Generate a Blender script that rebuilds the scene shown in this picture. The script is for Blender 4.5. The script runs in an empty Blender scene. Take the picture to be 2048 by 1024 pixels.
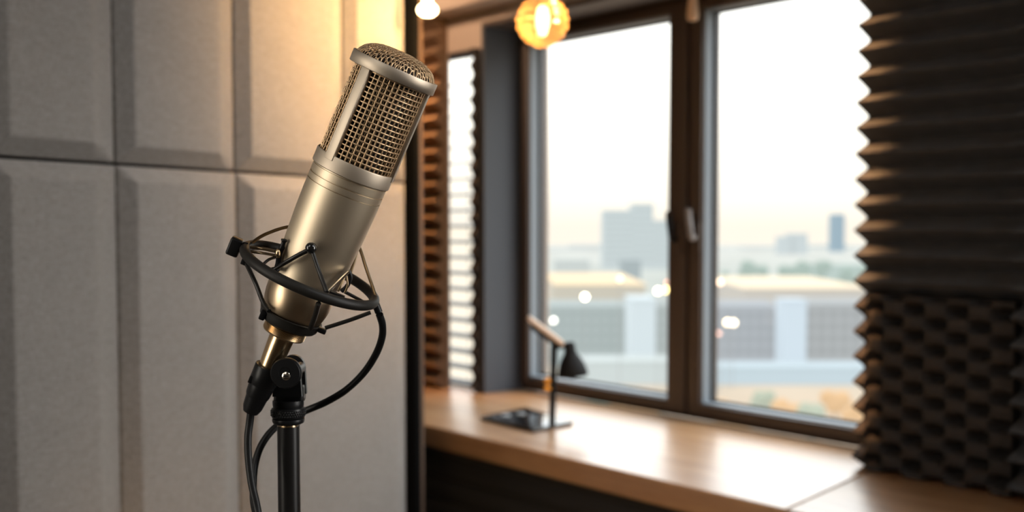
import bpy, bmesh, math, random
from mathutils import Vector, Matrix, noise
random.seed(7)
PI = math.pi
SC = bpy.context.scene
COL = SC.collection

# ------------------------------------------------------------------ camera
F = 2300.0                      # focal length in pixels of the 2048 wide frame
HORIZON = 450.0
PITCH = math.radians(3.0)
CAM = Vector((0, 0, 1.40))
PPY = HORIZON + F * math.tan(PITCH)       # principal point row
FWD = Vector((0, math.cos(PITCH), -math.sin(PITCH)))
UPV = Vector((0, math.sin(PITCH), math.cos(PITCH)))
RGT = Vector((1, 0, 0))

def ray(x, y):
    return RGT * ((x - 1024) / F) + UPV * ((PPY - y) / F) + FWD

def hit(x, y, p, n):
    r = ray(x, y)
    return CAM + r * ((p - CAM).dot(n) / r.dot(n))

def atdepth(x, y, Y):
    r = ray(x, y)
    return CAM + r * (Y / r.y)

cam = bpy.data.cameras.new('camera')
camo = bpy.data.objects.new('camera', cam)
COL.objects.link(camo)
camo.location = CAM
camo.rotation_euler = (PI / 2 - PITCH, 0, 0)
cam.sensor_width = 36.0
cam.lens = 36.0 * F / 2048.0
cam.shift_y = (PPY - 512) / 2048.0
cam.clip_start = 0.05
cam.clip_end = 20000
SC.camera = camo

# ------------------------------------------------------------------ frames
TH = math.radians(39.2)
E = Vector((math.sin(TH), -math.cos(TH), 0))        # along the window wall, to the near end
OUT = Vector((math.cos(TH), math.sin(TH), 0))       # out of the window
ZV = Vector((0, 0, 1))
P0 = Vector(((1385 - 1024) / F * 3.0, 3.0, 0))

def frame(ex, ey, ez, o):
    m = Matrix((ex, ey, ez)).transposed().to_4x4()
    m.translation = o
    return m

MW = frame(E, OUT, ZV, P0)
def W(u, d, z): return P0 + E * u + OUT * d + ZV * z
def MWat(u, d, z): return frame(E, OUT, ZV, W(u, d, z))
def onW(x, y, d):
    h = hit(x, y, P0 + OUT * d, OUT) - P0
    return h.dot(E), h.z
def onZ(x, y, z):
    h = hit(x, y, Vector((0, 0, z)), ZV) - P0
    return h.dot(E), h.dot(OUT)

TL = math.radians(26.1)
D2 = Vector((math.sin(TL), math.cos(TL), 0))        # along the fabric wall, receding
L0 = Vector((-0.228, 2.55, 0))
NL = Vector((-D2.y, D2.x, 0))                       # behind the fabric wall
ML = frame(D2, NL, ZV, L0)
def onL(x, y, off=0.0):
    h = hit(x, y, L0 + NL * off, NL) - L0
    return h.dot(D2), h.z

# ------------------------------------------------------------------ materials
def nt(name):
    m = bpy.data.materials.new(name)
    m.use_nodes = True
    t = m.node_tree
    return m, t, t.nodes['Principled BSDF'], t.nodes['Material Output']

def pmat(name, col, rough=0.5, metal=0.0, bump=None, var=None, emis=None, es=0.0, coat=0.0, spec=None, sheen=0.0, aniso=0.0):
    """bump=(scale, strength, distance)  var=(scale, other colour, stretch xyz)"""
    m, t, b, o = nt(name)
    N, L = t.nodes, t.links
    b.inputs['Base Color'].default_value = (*col, 1)
    b.inputs['Roughness'].default_value = rough
    b.inputs['Metallic'].default_value = metal
    b.inputs['Coat Weight'].default_value = coat
    b.inputs['Sheen Weight'].default_value = sheen
    if spec is not None: b.inputs['Specular IOR Level'].default_value = spec
    if aniso: b.inputs['Anisotropic'].default_value = aniso
    tc = N.new('ShaderNodeTexCoord')
    if var:
        mp = N.new('ShaderNodeMapping'); mp.inputs['Scale'].default_value = var[2]
        L.new(tc.outputs['Object'], mp.inputs[0])
        nz = N.new('ShaderNodeTexNoise'); nz.inputs['Scale'].default_value = var[0]; nz.inputs['Detail'].default_value = 5
        L.new(mp.outputs[0], nz.inputs['Vector'])
        mx = N.new('ShaderNodeMix'); mx.data_type = 'RGBA'
        rp = N.new('ShaderNodeMapRange'); rp.inputs[1].default_value = .3; rp.inputs[2].default_value = .7
        L.new(nz.outputs['Fac'], rp.inputs[0]); L.new(rp.outputs[0], mx.inputs[0])
        mx.inputs[6].default_value = (*col, 1); mx.inputs[7].default_value = (*var[1], 1)
        L.new(mx.outputs[2], b.inputs['Base Color'])
    if bump:
        nb = N.new('ShaderNodeTexNoise'); nb.inputs['Scale'].default_value = bump[0]; nb.inputs['Detail'].default_value = 3
        L.new(tc.outputs['Object'], nb.inputs['Vector'])
        bp = N.new('ShaderNodeBump'); bp.inputs['Strength'].default_value = bump[1]; bp.inputs['Distance'].default_value = bump[2]
        L.new(nb.outputs['Fac'], bp.inputs['Height']); L.new(bp.outputs[0], b.inputs['Normal'])
    if emis:
        b.inputs['Emission Color'].default_value = (*emis, 1)
        b.inputs['Emission Strength'].default_value = es
    return m

def fabric_mat():
    m, t, b, o = nt('woven_fabric')
    N, L = t.nodes, t.links
    tc = N.new('ShaderNodeTexCoord')
    def nz(scale, stretch, det=4):
        mp = N.new('ShaderNodeMapping'); mp.inputs['Scale'].default_value = stretch
        L.new(tc.outputs['Object'], mp.inputs[0])
        n = N.new('ShaderNodeTexNoise'); n.inputs['Scale'].default_value = scale; n.inputs['Detail'].default_value = det
        L.new(mp.outputs[0], n.inputs['Vector'])
        return n.outputs['Fac']
    a = nz(70, (1, 1, 14)); c = nz(110, (8, 1, 1)); g = nz(5, (1, 1, 1.6))
    ad = N.new('ShaderNodeMath'); ad.operation = 'ADD'; L.new(a, ad.inputs[0]); L.new(c, ad.inputs[1])
    rp = N.new('ShaderNodeMapRange'); rp.inputs[1].default_value = .7; rp.inputs[2].default_value = 1.3
    L.new(ad.outputs[0], rp.inputs[0])
    mx = N.new('ShaderNodeMix'); mx.data_type = 'RGBA'
    mx.inputs[6].default_value = (.205, .186, .170, 1); mx.inputs[7].default_value = (.345, .315, .288, 1)
    L.new(rp.outputs[0], mx.inputs[0])
    m2 = N.new('ShaderNodeMix'); m2.data_type = 'RGBA'; m2.blend_type = 'MULTIPLY'; m2.inputs[0].default_value = .12
    L.new(mx.outputs[2], m2.inputs[6]); L.new(g, m2.inputs[7])
    L.new(m2.outputs[2], b.inputs['Base Color'])
    bp = N.new('ShaderNodeBump'); bp.inputs['Strength'].default_value = .5; bp.inputs['Distance'].default_value = .0016
    L.new(ad.outputs[0], bp.inputs['Height']); L.new(bp.outputs[0], b.inputs['Normal'])
    b.inputs['Roughness'].default_value = .95
    b.inputs['Sheen Weight'].default_value = .15
    return m

def wood_mat(name, c1, c2, rough, coat=0.0, stretch=(1.2, 14, 14)):
    m, t, b, o = nt(name)
    N, L = t.nodes, t.links
    tc = N.new('ShaderNodeTexCoord'); mp = N.new('ShaderNodeMapping'); mp.inputs['Scale'].default_value = stretch
    L.new(tc.outputs['Object'], mp.inputs[0])
    n = N.new('ShaderNodeTexNoise'); n.inputs['Scale'].default_value = 2.2; n.inputs['Detail'].default_value = 7; n.inputs['Distortion'].default_value = .6
    L.new(mp.outputs[0], n.inputs['Vector'])
    n2 = N.new('ShaderNodeTexNoise'); n2.inputs['Scale'].default_value = 14; n2.inputs['Detail'].default_value = 4
    L.new(mp.outputs[0], n2.inputs['Vector'])
    ad = N.new('ShaderNodeMath'); ad.operation = 'MULTIPLY_ADD'; ad.inputs[1].default_value = .4
    L.new(n2.outputs['Fac'], ad.inputs[0]); L.new(n.outputs['Fac'], ad.inputs[2])
    cr = N.new('ShaderNodeValToRGB')
    cr.color_ramp.elements[0].position = .5; cr.color_ramp.elements[0].color = (*c1, 1)
    cr.color_ramp.elements[1].position = .95; cr.color_ramp.elements[1].color = (*c2, 1)
    L.new(ad.outputs[0], cr.inputs[0]); L.new(cr.outputs[0], b.inputs['Base Color'])
    b.inputs['Roughness'].default_value = rough
    b.inputs['Coat Weight'].default_value = coat; b.inputs['Coat Roughness'].default_value = .26
    bp = N.new('ShaderNodeBump'); bp.inputs['Strength'].default_value = .08; bp.inputs['Distance'].default_value = .001
    L.new(ad.outputs[0], bp.inputs['Height']); L.new(bp.outputs[0], b.inputs['Normal'])
    return m

def glass_mat(name, tint, refl=1.0, rough=0.0):
    m, t, b, o = nt(name)
    N, L = t.nodes, t.links
    N.remove(b)
    tr = N.new('ShaderNodeBsdfTransparent'); tr.inputs[0].default_value = (*tint, 1)
    gl = N.new('ShaderNodeBsdfGlossy'); gl.inputs['Roughness'].default_value = rough
    lw = N.new('ShaderNodeLayerWeight'); lw.inputs[0].default_value = .5
    pw = N.new('ShaderNodeMath'); pw.operation = 'POWER'; pw.inputs[1].default_value = 5
    fr = N.new('ShaderNodeMath'); fr.operation = 'MULTIPLY_ADD'; fr.inputs[1].default_value = .9; fr.inputs[2].default_value = .02
    L.new(lw.outputs['Facing'], pw.inputs[0]); L.new(pw.outputs[0], fr.inputs[0])
    mu = N.new('ShaderNodeMath'); mu.operation = 'MULTIPLY'; mu.inputs[1].default_value = refl
    mx = N.new('ShaderNodeMixShader')
    L.new(fr.outputs[0], mu.inputs[0]); L.new(mu.outputs[0], mx.inputs[0])
    L.new(tr.outputs[0], mx.inputs[1]); L.new(gl.outputs[0], mx.inputs[2]); L.new(mx.outputs[0], o.inputs[0])
    return m

def amber_mat():
    m, t, b, o = nt('amber_glass')
    N, L = t.nodes, t.links
    N.remove(b)
    tr = N.new('ShaderNodeBsdfTransparent'); tr.inputs[0].default_value = (1, .86, .55, 1)
    tl = N.new('ShaderNodeBsdfTranslucent'); tl.inputs[0].default_value = (.95, .55, .22, 1)
    gl = N.new('ShaderNodeBsdfGlossy'); gl.inputs['Roughness'].default_value = .08
    m1 = N.new('ShaderNodeMixShader'); m1.inputs[0].default_value = .45
    L.new(tr.outputs[0], m1.inputs[1]); L.new(tl.outputs[0], m1.inputs[2])
    m2 = N.new('ShaderNodeMixShader'); m2.inputs[0].default_value = .06
    L.new(m1.outputs[0], m2.inputs[1]); L.new(gl.outputs[0], m2.inputs[2]); L.new(m2.outputs[0], o.inputs[0])
    return m

def emat(name, col, s):
    m, t, b, o = nt(name)
    b.inputs['Base Color'].default_value = (*col, 1)
    b.inputs['Emission Color'].default_value = (*col, 1)
    b.inputs['Emission Strength'].default_value = s
    return m

def haze(name, col, hz, s, var=None):  # aerial haze painted in as emission over a darkened base colour
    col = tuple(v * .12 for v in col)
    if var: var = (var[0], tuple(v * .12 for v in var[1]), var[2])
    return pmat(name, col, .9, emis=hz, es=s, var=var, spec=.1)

M = dict(
    fabric=fabric_mat(),
    wallp=pmat('beige_paint', (.50, .40, .33), .8, bump=(90, .1, .002)),
    plain=pmat('room_paint', (.55, .52, .48), .85, bump=(60, .1, .002)),
    dark=pmat('dark_backing', (.004, .004, .004), .95, spec=.05),
    floor=wood_mat('floor_boards', (.13, .10, .075), (.22, .17, .13), .5),
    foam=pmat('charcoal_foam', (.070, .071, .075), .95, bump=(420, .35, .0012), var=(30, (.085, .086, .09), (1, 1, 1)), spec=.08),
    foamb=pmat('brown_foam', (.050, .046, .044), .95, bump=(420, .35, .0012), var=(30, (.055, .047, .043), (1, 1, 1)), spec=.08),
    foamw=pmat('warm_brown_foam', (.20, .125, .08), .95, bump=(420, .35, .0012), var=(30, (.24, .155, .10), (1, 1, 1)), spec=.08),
    slat=pmat('black_ribbed_board', (.022, .0215, .0215), .7, bump=(200, .2, .001)),
    post=pmat('dark_post', (.085, .05, .03), .7, bump=(120, .1, .001)),
    counter=wood_mat('oak_counter', (.36, .185, .085), (.54, .32, .165), .36, .65),
    frame=pmat('brown_window_frame', (.080, .057, .046), .5, bump=(200, .05, .001)),
    reveal=pmat('slate_reveal', (.062, .068, .082), .6, bump=(120, .06, .001)),
    bead=pmat('grey_glazing_bead', (.24, .275, .31), .5),
    gasket=pmat('black_gasket', (.015, .015, .016), .5),
    glass=glass_mat('window_glass', (.985, .995, .99), .5),
    chrome=pmat('satin_handle', (.27, .25, .245), .45, .3),
    nickel=pmat('satin_nickel', (.67, .56, .41), .46, 1.0, bump=(900, .06, .0004), aniso=.25),
    nickel2=pmat('brushed_nickel_band', (.56, .475, .375), .5, 1.0, bump=(900, .05, .0003), aniso=.3),
    polish=pmat('polished_bronze', (.62, .47, .31), .33, 1.0),
    brass=pmat('polished_brass', (.80, .58, .34), .24, 1.0),
    mesh=pmat('grille_wire', (.70, .49, .29), .42, .9),
    inner=pmat('inner_screen', (.035, .027, .02), .7, .3),
    rubber=pmat('black_rubber', (.016, .0142, .012), .5, bump=(500, .1, .0005), spec=.3),
    bplast=pmat('black_plastic', (.008, .008, .0085), .36, bump=(700, .06, .0004), spec=.28),
    ball=pmat('gloss_black', (.01, .01, .01), .08, coat=.5),
    wire=pmat('bronze_wire', (.30, .22, .13), .30, 1.0),
    bwire=pmat('black_wire', (.02, .018, .016), .35, .3),
    silver=pmat('bright_wire', (.85, .78, .66), .18, 1.0),
    cable=pmat('cable_jacket', (.008, .008, .008), .42, bump=(900, .08, .0004), spec=.28),
    pole=pmat('black_pole', (.009, .008, .0075), .34, spec=.35),
    lampb=pmat('black_lamp_metal', (.010, .0095, .0095), .6, spec=.2),
    lampglass=pmat('black_glass_base', (.012, .013, .015), .10, coat=.6),
    lampw=wood_mat('lit_lamp_arm', (.80, .58, .42), (.90, .70, .54), .45),
    peg=wood_mat('pale_wood_pull', (.70, .44, .26), (.82, .55, .36), .5, stretch=(14, 14, 1.5)),
    lampo=pmat('amber_knob', (.85, .36, .05), .2, .9, emis=(1, .4, .05), es=.25),  # knobs are no lamps; faint emission paints their orange reflection
    disc_bulb=pmat('pale_disc_and_bulb', (.55, .57, .58), .3),
    amber=amber_mat(),
    filament=emat('glowing_core', (1, .86, .62), 9),
    spot=emat('warm_bulb', (1, .74, .40), 16),
    blind=pmat('dark_blind_slat', (.02, .02, .025), .6, bump=(150, .05, .001)),
)

# ------------------------------------------------------------------ mesh helpers
def tagp(o, label, cat, group=None, kind=None):
    if label: o['label'] = label
    if cat: o['category'] = cat
    if group: o['group'] = group
    if kind: o['kind'] = kind
    return o

def thing(name, label, cat, mat4, group=None, kind=None):
    o = bpy.data.objects.new(name, None)
    COL.objects.link(o)
    o.empty_display_size = .05
    o.matrix_world = mat4
    o['_w'] = [c for r in mat4 for c in r]
    return tagp(o, label, cat, group, kind)

def wm(o):
    while o.parent is not None: o = o.parent
    v = list(o['_w'])
    return Matrix((v[0:4], v[4:8], v[8:12], v[12:16]))

def obj(name, bm, mat, parent=None, mat4=None, smooth=40, recalc=True):
    """world-space bmesh -> one linked mesh object, vertices made local to its root"""
    if recalc: bmesh.ops.recalc_face_normals(bm, faces=bm.faces[:])
    me = bpy.data.meshes.new(name)
    base = wm(parent) if parent is not None else (mat4 or Matrix.Identity(4))
    bm.transform(base.inverted())
    bm.to_mesh(me); bm.free()
    if smooth:
        for p in me.polygons: p.use_smooth = True
        me.set_sharp_from_angle(angle=math.radians(smooth))
    me.materials.append(mat)
    o = bpy.data.objects.new(name, me)
    COL.objects.link(o)
    if parent is not None: o.parent = parent
    else:
        o.matrix_world = base
        o['_w'] = [c for r in base for c in r]
    return o

def B(): return bmesh.new()

def box(bm, m, lo, hi, bev=0.0, seg=2):
    g = bmesh.ops.create_cube(bm, size=1.0)
    vs = g['verts']
    s = Matrix.Diagonal((hi[0] - lo[0], hi[1] - lo[1], hi[2] - lo[2], 1))
    c = Matrix.Translation(((lo[0] + hi[0]) / 2, (lo[1] + hi[1]) / 2, (lo[2] + hi[2]) / 2))
    bmesh.ops.transform(bm, matrix=m @ c @ s, verts=vs)
    if bev:
        es = list({e for v in vs for e in v.link_edges})
        bmesh.ops.bevel(bm, geom=es, offset=bev, segments=seg, profile=.5, affect='EDGES')
    return bm

def lathe(bm, m, prof, seg=64, cap=True):
    rings = []
    for r, z in prof:
        if r < 1e-6:
            rings.append([bm.verts.new(m @ Vector((0, 0, z)))])
        else:
            rings.append([bm.verts.new(m @ Vector((r * math.cos(2 * PI * i / seg), r * math.sin(2 * PI * i / seg), z))) for i in range(seg)])
    for a, b in zip(rings[:-1], rings[1:]):
        for i in range(seg):
            j = (i + 1) % seg
            if len(a) == 1 and len(b) == 1: continue
            if len(a) == 1: bm.faces.new((a[0], b[j], b[i]))
            elif len(b) == 1: bm.faces.new((a[i], a[j], b[0]))
            else: bm.faces.new((a[i], a[j], b[j], b[i]))
    if cap:
        for r in (rings[0], rings[-1]):
            if len(r) > 2: bm.faces.new(r)
    return bm

def spline(pts, n=10):
    pts = [Vector(p) for p in pts]
    if len(pts) < 3: return pts
    P = [pts[0] * 2 - pts[1]] + pts + [pts[-1] * 2 - pts[-2]]
    out = []
    for i in range(1, len(P) - 2):
        for k in range(n):
            t = k / n
            a, b, c, d = P[i - 1], P[i], P[i + 1], P[i + 2]
            out.append(.5 * ((2 * b) + (c - a) * t + (2 * a - 5 * b + 4 * c - d) * t * t + (3 * b - a - 3 * c + d) * t ** 3))
    out.append(pts[-1])
    return out

def tube(bm, pts, r, seg=12, closed=False):
    pts = [Vector(p) for p in pts]
    n = len(pts)
    rad = r if isinstance(r, (list, tuple)) else [r] * n
    tan = []
    for i in range(n):
        if closed: t = pts[(i + 1) % n] - pts[i - 1]
        else: t = pts[min(i + 1, n - 1)] - pts[max(i - 1, 0)]
        tan.append(t.normalized())
    up = Vector((0, 0, 1)) if abs(tan[0].z) < .9 else Vector((1, 0, 0))
    nrm = (up - tan[0] * up.dot(tan[0])).normalized()
    rings = []
    for i in range(n):
        nrm = (nrm - tan[i] * nrm.dot(tan[i])).normalized()
        bn = tan[i].cross(nrm)
        rings.append([bm.verts.new(pts[i] + (nrm * math.cos(2 * PI * k / seg) + bn * math.sin(2 * PI * k / seg)) * rad[i]) for k in range(seg)])
    rng = range(n) if closed else range(n - 1)
    for i in rng:
        a, b = rings[i], rings[(i + 1) % n]
        for k in range(seg):
            bm.faces.new((a[k], a[(k + 1) % seg], b[(k + 1) % seg], b[k]))
    if not closed:
        bm.faces.new(rings[0]); bm.faces.new(rings[-1])
    return bm

def ball(bm, c, r, sub=3, sc=(1, 1, 1)):
    g = bmesh.ops.create_icosphere(bm, subdivisions=sub, radius=r)
    bmesh.ops.transform(bm, matrix=Matrix.Translation(c) @ Matrix.Diagonal((*sc, 1)), verts=g['verts'])
    return bm

def poly_prism(bm, pts, z0, z1, f, bev=0.0):
    """pts: list of (a,b); f(a,b,z) -> world"""
    lo = [bm.verts.new(f(a, b, z0)) for a, b in pts]
    hi = [bm.verts.new(f(a, b, z1)) for a, b in pts]
    n = len(pts)
    bm.faces.new(lo); bm.faces.new(hi)
    for i in range(n):
        bm.faces.new((lo[i], lo[(i + 1) % n], hi[(i + 1) % n], hi[i]))
    if bev:
        es = [e for e in bm.edges if e.verts[0] in hi and e.verts[1] in hi] + [e for e in bm.edges if e.verts[0] in lo and e.verts[1] in lo]
        bmesh.ops.bevel(bm, geom=es, offset=bev, segments=3, profile=.5, affect='EDGES')
    return bm

def struct(o):
    o['kind'] = 'structure'
    return o

# ------------------------------------------------------------------ key levels
SILL = onW(1378, 835, 0)[1]
uL = onW(1048, 400, 0)[0]
UR = .625
zT = onW(1345, -6, 0)[1]
DWALL = -.15
DSILL = -.60
u950 = onW(951, 450, DWALL)[0]
u893 = onW(897, 450, DWALL)[0]
z120 = onW(920, 118, -.05)[1]
CEIL = 2.70
print('SILL', SILL, 'uL', uL, 'zT', zT, 'u950', u950, 'u893', u893, 'z120', z120)

# ------------------------------------------------------------------ room shell
bm = B(); box(bm, MW, (-2.4, -4.6, -.06), (3.3, .12, 0)); struct(obj('floor', bm, M['floor'], mat4=MW, smooth=0))
bm = B(); box(bm, MW, (-2.4, -4.6, CEIL), (3.3, .12, CEIL + .06)); struct(obj('ceiling', bm, M['plain'], mat4=MW, smooth=0))
bm = B(); box(bm, MW, (3.3, -4.6, 0), (3.38, .12, CEIL)); struct(obj('wall_right', bm, M['plain'], mat4=MW, smooth=0))
bm = B(); box(bm, MW, (-2.48, -4.6, 0), (-2.4, .12, CEIL)); struct(obj('wall_left', bm, M['plain'], mat4=MW, smooth=0))
bm = B(); box(bm, MW, (-2.48, -4.68, 0), (3.38, -4.6, CEIL)); struct(obj('wall_rear', bm, M['plain'], mat4=MW, smooth=0))
bm = B()
uo0, uo1 = u893, u950
uJ = uo0          # the narrow window
for lo, hi in (((-2.4, 0), (3.3, SILL - .0565)), ((-2.4, zT), (3.3, CEIL)),
               ((-2.4, SILL - .0565), (uo0 - .25, zT)), ((uo1, SILL - .0565), (uL - .012, zT)),
               ((UR + .012, SILL - .0565), (3.3, zT)), ((uo0 - .25, z120), (uo1, zT)), ((uo0 - .25, SILL - .0565), (uo1, SILL - .001))):
    box(bm, MW, (lo[0], DWALL, lo[1]), (hi[0], -.085 if hi[0] <= uo1 and lo[1] > 0 else .11, hi[1]))
box(bm, MW, (uo0 - .25, DWALL, SILL - .001), (uo0, DWALL + .006, z120))
uo0 -= .20
struct(obj('wall_back', bm, M['wallp'], mat4=MW, smooth=0))

# dark reveal boards lining the big opening
bm = B(); box(bm, MW, (uL - .012, DWALL - .004, SILL), (uL, .02, zT)); struct(obj('trim_1', bm, M['reveal'], mat4=MW, smooth=0))
bm = B(); box(bm, MW, (UR, DWALL - .004, SILL), (UR + .012, .02, zT)); struct(obj('trim_2', bm, M['reveal'], mat4=MW, smooth=0))
bm = B(); box(bm, MW, (uL - .012, DWALL - .004, zT - .012), (UR + .012, .0, zT)); struct(obj('trim_3', bm, M['frame'], mat4=MW, smooth=0))

# ------------------------------------------------------------------ big window
win = thing('window_1', None, None, MWat(0, 0, SILL), kind='structure')
gl0 = onW(1066, 400, 0)[0]; gl1 = onW(1347, 400, 0)[0]
gr0 = onW(1413, 400, 0)[0]
gzt = onW(1345, 33, 0.0)[1]; gzb = onW(1345, 797, 0.0)[1]
fw = .022
bm = B()
box(bm, MW, (uL, 0, SILL), (uL + fw, .075, zT - .012)); box(bm, MW, (UR - fw, 0, SILL), (UR, .075, zT - .012))
box(bm, MW, (uL, 0, SILL), (UR, .075, SILL + fw)); box(bm, MW, (uL, 0, zT - .012 - fw), (UR, .075, zT - .012))
box(bm, MW, (-.022, .01, SILL), (.022, .075, zT - .012))
obj('window_frame', bm, M['frame'], win, smooth=0)
def sash(u0, u1, g0, g1):
    s0, s1 = SILL + fw - .004, zT - .012 - fw + .004
    bm = B()
    d0 = -.022
    box(bm, MW, (u0, d0, s0), (g0, .05, s1), .004); box(bm, MW, (g1, d0, s0), (u1, .05, s1), .004)
    box(bm, MW, (g0 - .006, d0 + .001, s0), (g1 + .006, .05, gzb), .004); box(bm, MW, (g0 - .006, d0 + .001, gzt), (g1 + .006, .05, s1), .004)
    sh = obj('sash', bm, M['frame'], win)
    bm = B(); b = .004
    for lo, hi in (((g0, gzb), (g0 + b, gzt)), ((g1 - b, gzb), (g1, gzt)), ((g0, gzb), (g1, gzb + b)), ((g0, gzt - b), (g1, gzt))):
        box(bm, MW, (lo[0], -.012, lo[1]), (hi[0], .034, hi[1]))
    bd = obj('glazing_bead', bm, M['bead'], sh, smooth=0); bd['label'] = 'pale grey glazing bead'
    bm = B(); b = .006
    for lo, hi in (((g0 + .004, gzb), (g0 + .004 + b, gzt)), ((g1 - .004 - b, gzb), (g1 - .004, gzt)), ((g0, gzb + .004), (g1, gzb + .004 + b)), ((g0, gzt - .004 - b), (g1, gzt - .004))):
        box(bm, MW, (lo[0], .020, lo[1]), (hi[0], .026, hi[1]))
    obj('gasket', bm, M['gasket'], sh, smooth=0)
    bm = B(); box(bm, MW, (g0 + .003, .024, gzb + .003), (g1 - .003, .030, gzt - .003))
    obj('glass_pane', bm, M['glass'], sh, smooth=0)
    return sh
sl = sash(uL + .012, -.006, gl0, gl1)
sr = sash(.006, UR - .012, gr0, UR - .05)
# handles: pale lever on the right sash, dark catch on the left sash
def handle(px, y0, y1, mat, lab):
    u, z1 = onW(px, y0, -.03); z0 = onW(px, y1, -.03)[1]
    zc = z0 + (z1 - z0) * .25
    bm = B(); tube(bm, spline([W(u, -.030, zc), W(u, -.046, zc - .004), W(u, -.052, zc + .02), W(u - .005, -.054, zc + .06), W(u - .003, -.054, z1)], 6), [.007] * 8 + [.0085] * 17, 10)
    h = obj('handle', bm, mat, win); h['label'] = lab
    bm = B(); box(bm, MW, (u - .014, -.030, zc - .036), (u + .014, -.0225, zc + .036), .003); obj('rosette', bm, M['frame'], h)
    return h
handle(1392, 418, 492, M['chrome'], 'pale satin lever handle')
handle(1353, 425, 495, M['bplast'], 'dark lever handle')

# ------------------------------------------------------------------ narrow window with blind
w2 = thing('window_2', None, None, MWat((uo0 + uo1) / 2, 0, SILL), kind='structure')
bm = B(); t = .006
for lo, hi in (((uo0, SILL), (uo0 + t, z120)), ((uo1 - t, SILL), (uo1, z120)), ((uo0, SILL), (uo1, SILL + t)), ((uo0, z120 - t), (uo1, z120))):
    box(bm, MW, (lo[0], -.098, lo[1]), (hi[0], -.086, hi[1]))
obj('window_frame', bm, M['frame'], w2, smooth=0)
bm = B(); box(bm, MW, (uo0 + t, -.095, SILL + t), (uo1 - t, -.091, z120 - t)); obj('glass_pane', bm, M['glass'], w2, smooth=0)
bl = thing('venetian_blind', 'dark slatted blind hanging in the narrow bright window', 'blind', MWat((uo0 + uo1) / 2, -.126, SILL + .002))
bm = B(); box(bm, MW, (uo0 + .004, -.149, z120 - .016), (uo1 - .004, -.104, z120 - .001), .003); obj('head_rail', bm, M['blind'], bl)
nsl = int((z120 - .02 - SILL - .012) / .0485)
for i in range(nsl):
    z = SILL + .018 + i * .0485
    ta = math.radians(9)
    mm = MWat((uo0 + uo1) / 2, -.126, z) @ Matrix.Rotation(ta, 4, 'X')
    hw = (uo1 - uo0) / 2 - .006
    bm = B(); box(bm, mm, (-hw, -.0215, -.0016), (hw, .0215, .0016), .001, 1)
    obj('slat', bm, M['blind'], bl, smooth=0)
bm = B()
for f in (.2, .8):
    u = uo0 + (uo1 - uo0) * f
    tube(bm, [W(u, -.126, SILL + .004), W(u, -.126, z120 - .01)], .0009, 6)
obj('ladder_cord', bm, M['blind'], bl)

# beige beam above, running to the post
bm = B()
ub0 = onW(846, 40, -.22)[0]
zb0 = onW(900, 22, -.22)[1]
box(bm, MW, (-2.35, -.24, zb0), (onW(1030, 20, -.22)[0], DWALL - .001, zb0 + .10), .004)
struct(obj('trim_4', bm, M['wallp'], mat4=MW))

# ------------------------------------------------------------------ fabric wall
bm = B(); box(bm, ML, (-3.0, .002, 0), (-.012, .07, CEIL)); struct(obj('wall_partition', bm, M['dark'], mat4=ML, smooth=0))
xe = onL(816, 400, -.02)[0]
bm = B(); box(bm, ML, (xe + .003, -.036, 0), (xe + .026, .085, CEIL), .003)  # near-black strip standing in for the shadow gap at the partition end
struct(obj('trim_5', bm, M['dark'], mat4=ML))
bm = B(); box(bm, ML, (xe + .027, -.030, 0), (xe + .050, .085, CEIL), .003)
struct(obj('trim_6', bm, M['post'], mat4=ML))

zS = onL(420, 340, -.012)[1]
def fabric_panel(x0, x1, z0, z1, label):
    g = .0025
    x0 += g; x1 -= g; z0 += g; z1 -= g
    dep, bL, bR, bZ = .034, .021, .060, .026
    def side(bw): return [0, .002] + [bw * k for k in (.2, .45, .7, .85, .92, .96, 1.0, 1.04, 1.1, 1.25, 1.6)]
    def coords(a, b, wa, wb):
        out = [a + t for t in side(wa)]
        s0, s1 = a + wa * 1.6, b - wb * 1.6
        out += [s0 + (s1 - s0) * k / 8 for k in range(1, 8)]
        return out + [b - t for t in reversed(side(wb))]
    def prof(t):
        # t is the distance to the edge in bevel widths: straight bevel, small rounding, flat
        k = .0018
        lin = .012 + (dep - .012) * t
        if lin < dep - k: return lin
        return dep - k + k * (1 - math.exp(-(lin - dep + k) / k)) * .9
    xs, zs = coords(x0, x1, bL, bR), coords(z0, z1, bZ, bZ)
    M4 = ML @ Matrix.Translation(((x0 + x1) / 2, 0, z0))
    bm = B()
    grid = []
    sx = random.uniform(0, 50)
    for z in zs:
        row = []
        for x in xs:
            t = min((x - x0) / bL, (x1 - x) / bR, (z - z0) / bZ, (z1 - z) / bZ)
            h = prof(t) + .0012 * noise.noise(Vector((x * 9 + sx, z * 9, 0))) * min(1, t)
            row.append(bm.verts.new(ML @ Vector((x, -h, z))))
        grid.append(row)
    for j in range(len(zs) - 1):
        for i in range(len(xs) - 1):
            bm.faces.new((grid[j][i], grid[j][i + 1], grid[j + 1][i + 1], grid[j + 1][i]))
    back = [[bm.verts.new(ML @ Vector((x, -.0005, z))) for x in (x0, x1)] for z in (z0, z1)]
    bm.faces.new((back[0][0], back[0][1], back[1][1], back[1][0]))
    def rim(vs, a, b): bm.faces.new([a] + vs + [b])
    rim(grid[0], back[0][0], back[0][1]); rim(grid[-1], back[1][0], back[1][1])
    rim([r[0] for r in grid], back[0][0], back[1][0]); rim([r[-1] for r in grid], back[0][1], back[1][1])
    o = obj('fabric_wall_panel', bm, M['fabric'], mat4=M4, smooth=55)
    tagp(o, label, 'acoustic panel', 'grey fabric panels on the partition')
    return o
xt = [onL(p, 250, -.012)[0] for p in (-30, 228, 467, 685)] + [xe]
xb = [onL(p, 700, -.012)[0] for p in (-20, 238, 476)] + [xe]
zt = zS + .62
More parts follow.
